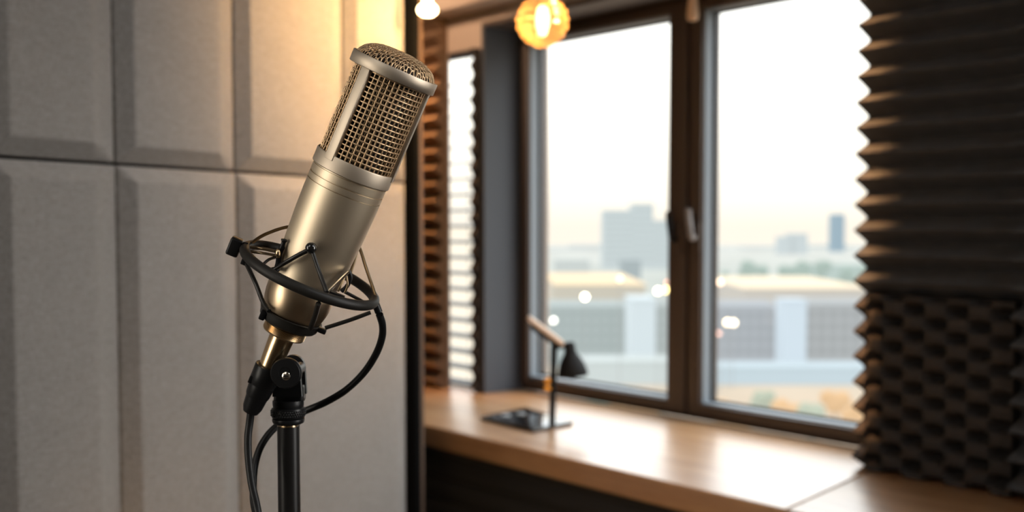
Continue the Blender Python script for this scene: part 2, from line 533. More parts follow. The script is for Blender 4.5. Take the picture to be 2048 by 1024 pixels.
lt = ['grey fabric panel above the seam at the far edge of the picture, left top corner',
      'upper grey fabric panel directly left of the warm glow, second from the frame edge',
      'upper fabric panel half lit by warm glow, left of the microphone grille',
      'narrow upper fabric panel washed bright yellow beside the dark post']
lb = ['large grey fabric panel in the bottom left corner, darkest and bluest of the wall',
      'tall lower fabric panel left of the microphone stand pole and cable',
      'widest lower fabric panel, behind the microphone stand and cable loop']
for i in range(4): fabric_panel(xt[i], xt[i + 1], zS, zt, lt[i])
for i in range(3): fabric_panel(xb[i], xb[i + 1], zS - .95, zS, lb[i])

bm = B(); box(bm, ML, (-2.99, -.026, .02), (min(xt[0], xb[0]) - .004, .001, CEIL - .02), .01); struct(obj('trim_7', bm, M['fabric'], mat4=ML))

# ------------------------------------------------------------------ foam
def tooth(v, P, A, shp=.35):
    """sharp tips at v = k P"""
    t = (v / P) % 1.0
    d = min(t, 1 - t) * 2           # 0 at a tip, 1 in a valley
    lin = 1 - d
    rnd = 1 - math.sin(d * PI / 2)
    return A * (lin * (1 - shp) + rnd * shp)

def foam(name, label, mat, u0, u1, z0, z1, d, A, P, ztip, kind='wedge', base=.016, group=None, lu=.105, ch0=.0, ch1=.0, shp=.3, step=None):
    M4 = MWat((u0 + u1) / 2, d, z0)
    bm = B()
    if kind == 'wedge':
        us = [u0, u0 + ch0 * .5, u0 + ch0, u1 - ch1, u1 - ch1 * .5, u1] if (ch0 or ch1) else [u0, (u0 + u1) / 2, u1]
        us = sorted(set(us))
    else:
        n = int((u1 - u0) / .006); us = [u0 + (u1 - u0) * k / n for k in range(n + 1)]
    nv = int(round((z1 - z0) / (P / 12)))
    zs = [z0 + (z1 - z0) * k / nv for k in range(nv + 1)]
    grid = []
    for z in zs:
        row = []
        for u in us:
            h = tooth(z - ztip, P, A, shp)
            if kind == 'egg':
                a = (u - u0) / lu * 2 * PI; b = (z - ztip) / P * PI * 2
                q = .5 - .5 * math.cos(a * .5 * 2) * math.cos(b) if False else math.cos(a) * math.cos(b)
                pit = max(0.0, -(math.cos((a + b)) + math.cos((a - b))) * .5)
                e = A * (.92 - 1.0 * pit ** .8 + .10 * max(0, q))
                w = min(1, max(0, (u - u0 - .010) / .030)); w = w * w * (3 - 2 * w)
                h = h * (1 - w) + e * w
            f = 1.0
            if ch0: f = min(f, .25 + .75 * min(1, (u - u0) / ch0))
            if ch1: f = min(f, .25 + .75 * min(1, (u1 - u) / ch1))
            row.append(bm.verts.new(W(u, d - base - max(h, .001) * f, z)))
        grid.append(row)
    for j in range(len(zs) - 1):
        for i in range(len(us) - 1):
            bm.faces.new((grid[j][i], grid[j][i + 1], grid[j + 1][i + 1], grid[j + 1][i]))
    bk = [[bm.verts.new(W(u, d, z)) for u in us] for z in zs]
    nj, ni = len(zs) - 1, len(us) - 1
    bm.faces.new((bk[0][0], bk[0][ni], bk[nj][ni], bk[nj][0]))
    for j in range(nj):
        for i in (0, ni):
            bm.faces.new((grid[j][i], grid[j + 1][i], bk[j + 1][i], bk[j][i]))
    for i in range(ni):
        for j in (0, nj):
            bm.faces.new((grid[j][i], grid[j][i + 1], bk[j][i + 1], bk[j][i]))
    bmesh.ops.remove_doubles(bm, verts=bm.verts[:], dist=1e-6)
    o = obj(name, bm, mat, mat4=M4, smooth=35)
    return tagp(o, label, 'acoustic foam', group)

FA = .050
dF = DWALL - .001
# left edge of the right-hand foam: tips at column ~1722 in front of the right reveal
uF = UR + .008
def tipz(y):
    r = onW(1722, y, dF - .016 - FA)
    return r[1]
z49, z917 = tipz(49), tipz(917)
FP = (z49 - z917) / 17
zmid = (onW(1760, 606, dF - .03)[1])
zmid = z917 + FP * (round((zmid - z917) / FP - .5) + .5)
uG = onW(2034, 500, dF - .06)[0]
zlow = SILL + .002
ftop = min(CEIL - .02, zT + .15)
foam('wedge_foam_panel', 'charcoal ridged foam panel with horizontal wedges covering the window edge', M['foam'], uF, uG - .002, zmid + .001, ftop, dF, FA, FP, z917, 'wedge', shp=.2)
foam('egg_crate_foam_panel', 'charcoal egg crate foam panel standing on the counter below the ridged foam', M['foamb'], uF, uG - .002, zlow, zmid - .001, dF, FA * .95, FP, z917, 'egg', lu=.092, shp=.2)
foam('wedge_foam_panel', 'tall ridged foam panel at the far edge beside the egg crate foam', M['foam'], uG, uG + .6, zlow, ftop, dF, FA * 1.3, FP * 1.0, z917, 'wedge', base=.03, ch0=.006)
# foam left of the narrow window and the slim strip right of it
zf1 = onW(870, 34, dF - .03)[1]
uA = onW(790, 450, dF)[0]
uA1 = onW(896, 450, dF - .01)[0]
PL = .0505
zl_tip = onW(860, 372, dF - .04)[1]
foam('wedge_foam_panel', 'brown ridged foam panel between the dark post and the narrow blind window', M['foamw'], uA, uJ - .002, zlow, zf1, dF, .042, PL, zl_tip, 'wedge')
foam('foam_strip', 'slim brown ridged foam strip between narrow window and grey reveal', M['foamb'], uo1 + .004, uL - .018, zlow, z120 - .005, dF, .014, PL, zl_tip, 'wedge', base=.010)

# ------------------------------------------------------------------ counter
CT = .055
sb, sf = onZ(1757, 935, SILL), onZ(1575, 1017, SILL)
print('seam', sb, sf)
def seam_u(d): return sb[0] + (sf[0] - sb[0]) * (d - sb[1]) / (sf[1] - sb[1])
g = .0012
bm = B()
poly_prism(bm, [(-2.38, DSILL), (seam_u(DSILL) - g, DSILL), (seam_u(DWALL) - g, DWALL - .004), (UR - .001, DWALL - .004), (UR - .001, -.002), (uL + .001, -.002), (uL + .001, DWALL - .006), (-2.38, DWALL - .006)], SILL - CT, SILL - .0005,
           lambda a, b, z: W(a, b, z), .006)
o = obj('wooden_counter', bm, M['counter'], mat4=MWat(-.6, DSILL, SILL - CT)); tagp(o, 'long glossy oak window counter carrying the desk lamp', 'counter')
bm = B()
poly_prism(bm, [(seam_u(DSILL) + g, DSILL), (2.2, DSILL), (2.2, DWALL - .004), (seam_u(DWALL) + g, DWALL - .004)], SILL - CT, SILL - .0005, lambda a, b, z: W(a, b, z), .003)
o = obj('wooden_counter', bm, M['counter'], mat4=MWat(1.5, DSILL, SILL - CT)); tagp(o, 'shaded brown counter board in front of the egg crate foam, beyond the joint', 'counter')
# black ribbed front below
bm = B()
zt0, zb1 = SILL - CT - .001, .002
P = .055; n = int((zt0 - zb1) / P)
prev = []
pts = [(DSILL + .06, zb1)]
z = zb1
k = 0
pts = []
nst = n * 8
for i in range(nst + 1):
    z = zb1 + (zt0 - zb1) * i / nst
    h = .010 * (0.5 + .5 * math.cos(2 * PI * i / 8)) ** .6
    pts.append((DSILL + .035 - h, z))
ra = [bm.verts.new(W(-2.38, d, z)) for d, z in pts]; rb = [bm.verts.new(W(2.2, d, z)) for d, z in pts]
for i in range(len(pts) - 1): bm.faces.new((ra[i], rb[i], rb[i + 1], ra[i + 1]))
ka = [bm.verts.new(W(u, DSILL + .06, z)) for u, z in ((-2.38, zb1), (2.2, zb1), (2.2, zt0), (-2.38, zt0))]
bm.faces.new(ka)
bm.faces.new(ra + [ka[3], ka[0]]); bm.faces.new(rb + [ka[2], ka[1]])
bm.faces.new((ra[0], rb[0], ka[1], ka[0])); bm.faces.new((ra[-1], rb[-1], ka[2], ka[3]))
o = obj('ribbed_front_panel', bm, M['slat'], mat4=MWat(0, DSILL + .05, 0)); tagp(o, 'black horizontally ribbed panel under the wooden counter', 'panel')

# ------------------------------------------------------------------ desk lamp
zc = SILL
bpx = [(962, 836), (1067, 861), (1146, 846), (1052, 818)]
bc = [Vector((*onZ(x, y, zc + .006), 0)) for x, y in bpx]
ctr = sum(bc, Vector()) / 4
pb = onZ(1104, 849, zc + .012)
lamp = thing('desk_lamp', 'small black desk lamp with bell shade and square glossy base on the counter', 'lamp', MWat(pb[0], pb[1], zc))
bm = B(); poly_prism(bm, [(v.x, v.y) for v in bc], zc, zc + .011, lambda a, b, z: W(a, b, z), .0025); base = obj('base', bm, M['lampglass'], lamp)
for px, py in ((1012, 830), (1042, 827)):  # pale discs paint the round reflections on the glossy base
    u, d = onZ(px, py, zc + .012)
    bm = B(); lathe(bm, MWat(u, d, zc + .0112), [(0, 0), (.012, 0), (.012, .0015), (.010, .002), (0, .002)], 24)
    obj('reflection_disc', bm, M['disc_bulb'], base)
YL = W(pb[0], pb[1], 0).y
ptop = atdepth(1108, 690, YL)
pbw = W(pb[0], pb[1], zc + .010)
pbw2 = Vector((ptop.x, ptop.y, ptop.z))
bm = B(); tube(bm, [pbw, pbw2], .0085, 16); obj('pole', bm, M['lampb'], lamp)
a0 = atdepth(1054, 640, YL - .02); a1 = atdepth(1122, 691, YL - .0)
ax = (a1 - a0).normalized(); ay = Vector((0, 1, 0)); ay = (ay - ax * ay.dot(ax)).normalized(); az = ax.cross(ay)
if az.z < 0: az = -az; ay = -ay
MA = frame(ax, ay, az, a0); ln = (a1 - a0).length
bm = B(); box(bm, MA, (0, -.017, .000), (ln, .017, .012), .003); ar = obj('arm', bm, M['lampw'], lamp); ar['label'] = 'arm painted pale for its lit top'  # warm-lit top of the arm painted as a pale colour
bm = B(); box(bm, MA, (.02, -.014, -.011), (ln, .014, .000), .002); obj('arm_shaded_underside', bm, M['lampb'], ar)  # black bar paints the shade under the arm
# bell shade, tilted a little
sc = atdepth(1138, 684, YL); sb_ = atdepth(1146, 752, YL)
sx = (sc - sb_).normalized(); tmp = Vector((1, 0, 0)); tmp = (tmp - sx * tmp.dot(sx)).normalized()
MS = frame(tmp, sx.cross(tmp), sx, sb_); H = (sc - sb_).length
k = YL / F
pr = [(30 * k, 0), (31 * k, 4 * k), (29 * k, 14 * k), (25 * k, 26 * k), (20 * k, 36 * k), (14.5 * k, 44 * k), (12 * k, 50 * k), (11.5 * k, 64 * k), (8 * k, H), (0, H + 1 * k)]
inn = [(r - 1.5 * k, z) for r, z in pr[:6]]
bm = B(); lathe(bm, MS, list(reversed(inn)) + pr, 40, cap=False)
shd = obj('lamp_shade', bm, M['lampb'], lamp)
bm = B(); ball(bm, MS @ Vector((0, 0, 30 * k)), .011, 2); obj('bulb', bm, M['disc_bulb'], shd)
bm = B(); tube(bm, [a1, sc - sx * .012], .006, 12); obj('shade_joint', bm, M['lampb'], lamp)
for py in (761, 777):
    bm = B(); ball(bm, atdepth(1095, py, YL - .004), 7.5 * k, 3, (1, .8, .85)); kn = obj('knob', bm, M['lampo'], lamp); kn['label'] = 'amber knob'

# ------------------------------------------------------------------ amber globe pendant
gc = atdepth(1085, 43, 2.25); kg = 2.25 / F
R = 51 * kg
gl = thing('pendant_lamp', 'amber ribbed glass globe lamp glowing in front of the window top', 'lamp', Matrix.Translation(gc + Vector((0, 0, -R))))
prof = []
for i in range(61):
    a = -PI / 2 + PI * i / 60
    z = R * math.sin(a)
    if z > R * .90: break
    r = R * math.cos(a)
    r *= 1 + .04 * math.sin(a * 19)
    prof.append((max(r, 0.0), z * 1.0))
bm = B()
seg = 72; rings = []
for r, z in prof:
    if r < 1e-5: rings.append([bm.verts.new(gc + Vector((0, 0, z)))]); continue
    rings.append([bm.verts.new(gc + Vector((r * math.cos(2 * PI * i / seg), r * math.sin(2 * PI * i / seg), z + .0022 * math.sin(5 * 2 * PI * i / seg) * min(1, r / R * 1.2)))) for i in range(seg)])
for a, b in zip(rings[:-1], rings[1:]):
    for i in range(seg):
        j = (i + 1) % seg
        if len(a) == 1: bm.faces.new((a[0], b[j], b[i]))
        else: bm.faces.new((a[i], a[j], b[j], b[i]))
obj('glass_globe', bm, M['amber'], gl, smooth=80)
bm = B()
for zz, rr in ((-18, 10), (-5, 13.5), (7, 14), (19, 11.5)):
    ball(bm, gc + Vector((0, 0, zz * kg)), rr * kg, 2, (1, 1, 1.1))
fl = obj('glowing_bulb', bm, M['filament'], gl); fl['label'] = 'bright white hot bulb core'
bm = B(); lathe(bm, Matrix.Translation(gc), [(0, R * .86), (R * .42, R * .86), (R * .42, R * 1.1), (R * .3, R * 1.35), (R * .1, R * 1.5), (0, R * 1.5)], 32); obj('cap', bm, M['lampb'], gl)
bm = B(); tube(bm, [gc + Vector((0, 0, R * 1.45)), Vector((gc.x, gc.y, CEIL))], .003, 8); obj('cord', bm, M['cable'], gl)

# small warm lamp bulbs by the post
def little(px, py, Y, rpx, label):
    c = atdepth(px, py, Y); r = rpx * Y / F
    t = thing('pendant_bulb', label, 'lamp', Matrix.Translation(c + Vector((0, 0, -r))), 'small glowing bulbs by the dark post')
    bm = B(); lathe(bm, Matrix.Translation(c), [(0, -r * .68), (r * .55, -r * .58), (r * .92, -r * .28), (r, .02 * r), (r * .85, r * .36), (r * .5, r * .62), (r * .42, r * 1.1), (0, r * 1.1)], 32)
    obj('bulb', bm, M['spot'], t)
    bm = B(); lathe(bm, Matrix.Translation(c), [(0, r * 1.08), (r * .5, r * 1.08), (r * .5, r * 2.0), (r * .2, r * 2.3), (0, r * 2.3)], 24); obj('socket', bm, M['lampb'], t)
    bm = B(); tube(bm, [c + Vector((0, 0, r * 2.2)), Vector((c.x, c.y, CEIL))], .002, 8); obj('cord', bm, M['cable'], t)
    return c
sp1 = little(855, 20, 2.42, 20, 'small oval bulb glowing just beside the dark post at picture top')
sp2 = little(833, -7, 2.58, 14, 'smaller glowing bulb cut off by the top edge, against the dark post')

# wooden pull hanging over the mullion
pc = atdepth(1385, 42, 2.86); kp = 2.86 / F
pl = thing('wooden_pull', 'pale wooden pull hanging at the top of the window mullion', 'pull', Matrix.Translation(pc))
bm = B(); lathe(bm, Matrix.Translation(pc), [(0, 0), (9 * kp, 1 * kp), (11.5 * kp, 6 * kp), (12 * kp, 12 * kp), (9.5 * kp, 35 * kp), (8 * kp, 60 * kp), (5 * kp, 66 * kp), (0, 67 * kp)], 24); obj('handle', bm, M['peg'], pl)
bm = B(); tube(bm, [pc + Vector((0, 0, 65 * kp)), Vector((pc.x, pc.y, CEIL))], .0015, 8); obj('cord', bm, M['cable'], pl)

# ------------------------------------------------------------------ microphone
MC = atdepth(683, 392, .83)                       # a point on the axis
rdir = (MC - CAM).normalized()
xr = rdir.cross(UPV).normalized(); yu = xr.cross(rdir).normalized()
TI = math.radians(22.6); EL = math.radians(9.0)
Sx = (xr * math.sin(TI) + yu * math.cos(TI)) * math.cos(EL) - rdir * math.sin(EL)
Xx = (xr * math.cos(TI) - yu * math.sin(TI))
Xx = (Xx - Sx * Xx.dot(Sx)).normalized()
Cx = Xx.cross(Sx)                                # towards the camera
K = .83 / F
S0 = 0.0
t392 = (640 - 392) / math.cos(TI) / math.cos(EL)
MO = MC - Sx * (t392 * K)
MM = frame(Xx, -Cx, Sx, MO)
def Lp(x, c, s): return MM @ Vector((x * K, -c * K, s * K))
def Q(px, py, c=0.0):
    """point seen at a pixel, c pixels in front of the plane of the axis"""
    r = ray(px, py)
    p0 = MO + Cx * (c * K)
    n = Cx
    return CAM + r * ((p0 - CAM).dot(n) / r.dot(n))

mic = thing('condenser_microphone', 'large champagne metal condenser microphone tilted in a shock mount', 'microphone', MM)
def mlathe(name, prof, mat, parent=None, seg=96, smooth=40):
    bm = B(); lathe(bm, MM, [(r * K, s * K) for r, s in prof], seg)
    return obj(name, bm, mat, parent or mic, smooth=smooth)
body = mlathe('body', [(0, 78), (66, 78), (67.5, 92), (70, 120), (73, 160), (75.5, 210), (77, 262), (77, 284.6), (74, 284.8), (74, 286.6), (77, 286.8), (77, 298.2), (74, 298.4), (74, 301.2), (77, 301.4), (77, 315.5), (75, 315.8), (75, 319), (0, 319)], M['nickel'])
bell = mlathe('lower_bell', [(0, -2), (50, -2), (56, 4), (62, 14), (66, 28), (68.5, 44), (69, 58), (67.5, 70), (65.5, 76), (64, 78.5), (0, 78.5)], M['polish']); bell['label'] = 'polished bronze lower bell'
col = mlathe('collar', [(0, 319), (79.5, 319), (81, 320.5), (81, 346), (80, 348.5), (78.2, 349), (77.8, 340), (0, 340)], M['nickel2'])
band = mlathe('head_band', [(83, 527), (87.5, 527), (88.3, 528), (88.3, 549), (87.5, 550), (83.5, 550), (83, 538.5), (83, 527)], M['nickel2'])
# three posts
for a in (-39, 81, 201):
    a = math.radians(a)
    bm = B()
    dr = Vector((math.sin(a), -math.cos(a), 0)); tg = Vector((math.cos(a), math.sin(a), 0))
    mp = MM @ frame(tg, -dr, Vector((0, 0, 1)), Vector((0, 0, 0)))
    box(bm, mp, (-11 * K, -82 * K, 338 * K), (11 * K, -74 * K, 530 * K), 1.2 * K)
    obj('post', bm, M['nickel2'], mic)
# cylindrical wire grille
def wire(o, th, sub=0):
    w = o.modifiers.new('wire', 'WIREFRAME'); w.thickness = th; w.use_even_offset = False; w.use_boundary = True
    w.use_replace = True
    if sub:
        s = o.modifiers.new('sub', 'SUBSURF'); s.levels = sub; s.render_levels = sub
    return o
def woven(n, rows, r, s0, s1, rw, wob, ph=0.0):
    bm = B()
    def P(i, s, rr):
        a = 2 * PI * (i + ph) / n
        return Lp(rr * math.sin(a), rr * math.cos(a), s)
    for i in range(n):
        tube(bm, [P(i, s0 + (s1 - s0) * j / (rows * 2), r + wob * math.sin(PI * (j / 2 + i))) for j in range(rows * 2 + 1)], rw * K, 6)
    for j in range(rows + 1):
        s_ = s0 + (s1 - s0) * (j + .5) / (rows + 1)
        tube(bm, [P(i / 2, s_, r - wob * math.sin(PI * (j + .5 + i / 2))) for i in range(n * 2)], rw * K, 6, True)
    return bm
gr = obj('grille', woven(46, 18, 74.5, 342, 530, 1.7, .4), M['mesh'], mic, smooth=80)
gi = obj('inner_mesh', woven(46, 18, 67, 338, 534, 1.0, .3, .5), M['wire'], gr, smooth=80)
mlathe('capsule_screen', [(0, 342), (60, 342), (60, 545), (0, 545)], M['inner'], gr)
# domed top grille: jittered honeycomb laid on a dome
def dome_pt(x, y):
    q = math.hypot(x, y) / 82.0
    q = min(q, 1.0)
    h = 34 * (1 - q ** 3.2) ** .62
    return h
def honey(a, seed, lift, sc, j, th, mat, name, par):
    random.seed(seed)
    bm = B(); verts = {}
    def hv(px, py):
        key = (round(px * 2), round(py * 2))
        if key not in verts:
            x, y = px + random.uniform(-j, j), py + random.uniform(-j, j)
            q = math.hypot(x, y)
            if q > 82: x, y = x * 82 / q, y * 82 / q
            verts[key] = bm.verts.new(Lp(x * sc, y * sc, 546 + lift + dome_pt(x, y) + random.uniform(-.5, .5)))
        return verts[key]
    w = math.sqrt(3) * a
    for jj in range(-16, 17):
        for i in range(-16, 17):
            cx_ = (i + (jj % 2) * .5) * w; cy_ = jj * 1.5 * a
            if math.hypot(cx_, cy_) > 84: continue
            vs = []
            for k in range(6):
                an = PI / 6 + PI / 3 * k
                v = hv(cx_ + a * math.cos(an), cy_ + a * math.sin(an))
                if v not in vs: vs.append(v)
            if len(vs) > 2:
                try: bm.faces.new(vs)
                except ValueError: pass
    return wire(obj(name, bm, mat, par, recalc=False), th * K, 1)
dm = honey(4.9, 3, 0, 1, 1.5, 2.2, M['mesh'], 'dome_grille', mic)
honey(4.4, 11, -2.5, .975, 1.5, 1.5, M['mesh'], 'inner_dome_mesh', dm)
bm = B()
pr = [(80 * K, 540 * K)] + [(q * 76 * K, (541 + dome_pt(q * 82, 0) * .82 - 2) * K) for q in (1, .97, .9, .8, .65, .5, .3, .12, 0)]
lathe(bm, MM, pr, 48, cap=False)
obj('dome_screen', bm, M['inner'], dm)

# threaded tail, kept with the microphone mount tube
tailr = mlathe('threaded_ring', [(0, -18), (43, -18), (44.5, -20)] + [(44.5 - .8 * (i % 2), -20 - i * 1.0) for i in range(14)] + [(44.5, -34), (43, -37), (40, -38), (0, -38)], M['brass'])
tailr['label'] = 'polished brass ring'
mlathe('tail_tube', [(0, -36), (27, -36), (26, -42), (25, -60), (23, -100), (22, -111.5), (0, -111.5)], M['brass'])['label'] = 'polished brass tube'
mlathe('neck', [(0, 0), (40, 0), (40, -19), (0, -19)], M['brass'])

# ------------------------------------------------------------------ shock mount
sm = thing('shock_mount', 'black rubber ring shock mount cradling the tilted microphone', 'shock mount', MM @ Matrix.Translation((0, 0, -8 * K)))
RS, RX, RR = 99, 4, 139
bm = B()
tube(bm, [Lp(RX + RR * math.cos(2 * PI * i / 96), RR * math.sin(2 * PI * i / 96), RS) for i in range(96)], 10.5 * K, 16, True)
obj('suspension_ring', bm, M['rubber'], sm)
bm = B(); lathe(bm, MM, [(r * K, s * K) for r, s in [(43, -15), (58, -13), (61, -9), (63, 0), (66, 8), (63.5, 9.5), (61, 9), (58, 4), (52, -3), (43, -3), (43, -15)]], 64, cap=False)
cup = obj('clamp_cup', bm, M['rubber'], sm)
for p, lab in (((527, 627), 0), ((641, 660), 1)):
    bm = B(); c = Q(p[0], p[1], 38 if not lab else 22)
    mt = frame(Xx, -Cx, Sx, c)
    box(bm, mt, (-6 * K, -8 * K, -13 * K) if not lab else (-5 * K, -8 * K, -5 * K), (6 * K, 8 * K, 7 * K) if not lab else (12 * K, 8 * K, 5 * K), 2.5 * K)
    obj('tab', bm, M['bplast'], cup)
def strut(name, pts, r, mat, par=None, n=8):
    bm = B(); tube(bm, spline([Q(*p) for p in pts], n), r * K, 10); return obj(name, bm, mat, par or sm)
# lower struts from ring to cup
strut('strut', [(492, 526, 4), (511, 566, 12), (525, 602, 36), (538, 622, 58)], 4.6, M['bwire'])
strut('strut', [(637, 607, 138), (630, 632, 95), (621, 657, 60)], 5.2, M['bwire'])
strut('strut', [(741, 625, 25), (700, 640, 35), (650, 656, 46)], 4.2, M['bwire'])
strut('strut', [(731, 606, -60), (705, 592, -62), (690, 584, -50)], 3.6, M['bwire'])
# screw ball and V brace on the front
vb = strut('brace', [(622, 497, 84), (588, 515, 78), (553, 536, 62), (548, 541, 60)], 4.6, M['bwire'])
strut('brace', [(624, 500, 84), (639, 545, 102), (653, 584, 130)], 4.4, M['bwire'])
bm = B(); ball(bm, Q(622, 496, 84), 11.5 * K, 3); bl_ = obj('screw_ball', bm, M['ball'], sm); bl_['label'] = 'glossy black ball screw'
bm = B(); ball(bm, Q(549, 540, 58), 9 * K, 2, (1.2, .9, .7)); obj('foot', bm, M['bplast'], vb)
# side clips that hold the body
bm = B(); tube(bm, spline([Q(569, 478, 42), Q(565, 492, 42), Q(559, 508, 40), Q(556, 528, 42), Q(552, 540, 46)], 8), [5 * K, 6.5 * K, 6.5 * K, 5 * K, 4.5 * K, 4.5 * K, 4.5 * K, 4.5 * K, 5.2 * K, 6 * K, 6 * K] + [5.5 * K] * 22, 12); clp = obj('side_clip', bm, M['bplast'], sm)
bm = B(); ball(bm, Q(556, 507, 52), 8 * K, 2, (.7, .7, 1.25)); obj('clip_rivet', bm, M['brass'], clp)
strut('side_rod', [(498, 494, 0), (524, 497, 0), (552, 503, 34)], 3.4, M['wire'])
strut('side_rod', [(499, 503, 2), (524, 506, 4), (552, 511, 36)], 3.0, M['wire'])
strut('side_loop', [(527, 528, 60), (538, 519, 45), (552, 514, 20)], 3.0, M['bwire'])
strut('bright_rod', [(655, 584, 122), (676, 564, 85), (697, 544, 40)], 3.2, M['silver'])
bm = B(); tube(bm, spline([Q(697, 541, 30), Q(701, 555, 30), Q(694, 572, 30), Q(682, 583, 34)], 8), 4.4 * K, 10); cl2 = obj('side_clip', bm, M['bplast'], sm)
strut('clip_loop', [(688, 556, 52), (681, 572, 60), (676, 583, 62)], 2.6, M['wire'], cl2)
strut('clip_loop', [(693, 552, 44), (695, 570, 46), (690, 585, 46)], 2.2, M['wire'], cl2)
bm = B(); mt = frame(Xx, -Cx, Sx, Q(672, 589, 72)); box(bm, mt, (-20 * K, -6 * K, -3.5 * K), (18 * K, 6 * K, 3.5 * K), 1.5 * K); obj('clip_foot', bm, M['bplast'], cl2)
# thin hoop that rises behind the body
strut('hoop', [(492, 500, -6), (505, 485, -30), (532, 468, -62), (580, 453, -92), (650, 450, -118), (700, 468, -100), (718, 493, -80), (732, 535, -50), (744, 570, -28), (754, 600, -4)], 3.5, M['wire'])
strut('hoop_stay', [(715, 496, -80), (709, 520, -76), (700, 549, -70)], 3.4, M['wire'])
bm = B(); tube(bm, [Q(751, 607, -4), Q(757.6, 624.5, -4)], 8.2 * K, 12); obj('cable_start', bm, M['bplast'], sm)  # first stretch of the looping cable, drawn as a sleeve on the ring
# thumb knob
bm = B(); kc = Q(470, 494, 0); mt = frame(Xx, -Cx, Sx, kc)
box(bm, mt, (-13 * K, -14 * K, -18 * K), (12 * K, 14 * K, 19 * K), 4.5 * K, 3); kn = obj('thumb_knob', bm, M['bplast'], sm)
bm = B(); tube(bm, [Q(480, 492, 0), Q(496, 494, 0)], 9.5 * K, 14); obj('knob_stem', bm, M['bplast'], kn)
bm = B(); mt = frame(Xx, -Cx, Sx, Q(489, 522, 2)); box(bm, mt, (-6 * K, -6 * K, -8 * K), (6 * K, 6 * K, 9 * K), 2 * K); obj('knob_catch', bm, M['bplast'], kn)

# ------------------------------------------------------------------ stand
tub = MM @ Vector((0, 0, -88 * K))
YS = tub.y + 74 * K
KS = YS / F
pp = atdepth(576, 760, YS)
def zy(y): return atdepth(576, y, YS).z
stand = thing('microphone_stand', 'black upright microphone stand with swivel head and round base', 'stand', Matrix.Translation((pp.x, pp.y, 0)))
MSt = Matrix.Translation((pp.x, pp.y, 0))
bm = B(); lathe(bm, MSt, [(0, .02), (22.5 * KS, .02), (22.5 * KS, zy(852)), (0, zy(852))], 40); obj('pole', bm, M['pole'], stand)
bm = B(); lathe(bm, MSt, [(0, zy(853)), (19 * KS, zy(853)), (19 * KS, zy(846)), (0, zy(846))], 40); rg = obj('brass_ring', bm, M['brass'], stand); rg['label'] = 'thin bright brass ring'
bm = B()
prof = [(0, zy(848)), (25, zy(848)), (31, zy(845)), (32.5, zy(841)), (32, zy(837)), (29, zy(835.5)), (32.5, zy(834))]
prof = [(r, z) for r, z in prof] + [(33.5, zy(831)), (33.8, zy(820)), (33, zy(815.5)), (30, zy(814)), (31, zy(811)), (31.5, zy(806)), (31, zy(800)), (0, zy(800))]
lathe(bm, MSt, [(r * KS, z) for r, z in prof], 48); kc_ = obj('knurled_collar', bm, M['bplast'], stand)
bm = B()
for row in range(3):
    for i in range(44):
        a = 2 * PI * (i + .5 * (row % 2)) / 44
        ball(bm, MSt @ Vector((33.6 * KS * math.cos(a), 33.6 * KS * math.sin(a), zy(829 - row * 4.2))), 2.2 * KS, 1)
obj('knurling', bm, M['bplast'], kc_)
# swivel block: tapered body with two rounded ears
bm = B()
def yoke(bm, x0, x1, yn, yf, ztop, zbot, cxr):
    n = 14
    pts = [(x0 - 2, zbot), (x1 + 3, zbot)]
    r = (x1 - x0) / 2; cx_ = (x0 + x1) / 2
    for i in range(n + 1):
        a = PI * i / n
        pts.append((cx_ + r * math.cos(a), ztop - r + r * math.sin(a)))
    fr = [bm.verts.new(pp + Vector((x * KS, yn * KS, z * KS))) for x, z in pts]
    bk = [bm.verts.new(pp + Vector((x * KS, yf * KS, z * KS))) for x, z in pts]
    bm.faces.new(fr); bm.faces.new(bk)
    for i in range(len(pts)): bm.faces.new((fr[i], fr[(i + 1) % len(pts)], bk[(i + 1) % len(pts)], bk[i]))
box(bm, Matrix.Translation(pp), (-28 * KS, -13 * KS, -46 * KS), (32 * KS, 26 * KS, -8 * KS), 7 * KS, 3)
yoke(bm, -24, 29, -27, -14, 47, -30, 0)
yoke(bm, -18, 31, 14, 27, 49, -30, 0)
sw = obj('swivel_head', bm, M['bplast'], stand)
# round tongue between tube and yoke
YD = tub.y - 27 * K; KD = YD / F
ctg = atdepth(574, 745, YD); mt = frame(Vector((1, 0, 0)), Vector((0, 0, 1)), Vector((0, -1, 0)), ctg)
bm = B(); lathe(bm, mt, [(0, 0), (29 * KD, 0), (31 * KD, 2 * KD), (31 * KD, 14 * KD), (28.5 * KD, 17 * KD), (13 * KD, 17.6 * KD), (12 * KD, 16.4 * KD), (0, 16.4 * KD)], 48)
tg_ = obj('pivot_disc', bm, M['bplast'], stand)
bm = B(); lathe(bm, mt @ Matrix.Translation((12 * KD, 0, 0)), [(0, .5 * KD), (12 * KD, .5 * KD), (12 * KD, -80 * KD), (0, -80 * KD)], 24); obj('pivot_pin', bm, M['bplast'], tg_)
ms = mt @ Matrix.Translation((1.5 * KD, -5 * KD, 16.2 * KD))
bm = B(); lathe(bm, ms, [(0, 0), (8.5 * KD, 0), (8.5 * KD, 2 * KD), (6.5 * KD, 3.6 * KD), (0, 4 * KD)], 24); scw = obj('pivot_screw', bm, M['silver'], tg_); scw['label'] = 'bright slotted pivot screw'
bm = B(); box(bm, ms, (-5.5 * KD, -1 * KD, 3.2 * KD), (5.5 * KD, 1 * KD, 4.6 * KD)); obj('screw_slot', bm, M['bplast'], scw)
bm = B(); lathe(bm, MSt, [(0, 0), (.15, 0), (.155, .004), (.15, .014), (.05, .022), (.02, .03), (0, .03)], 64); obj('round_base', bm, M['pole'], stand)

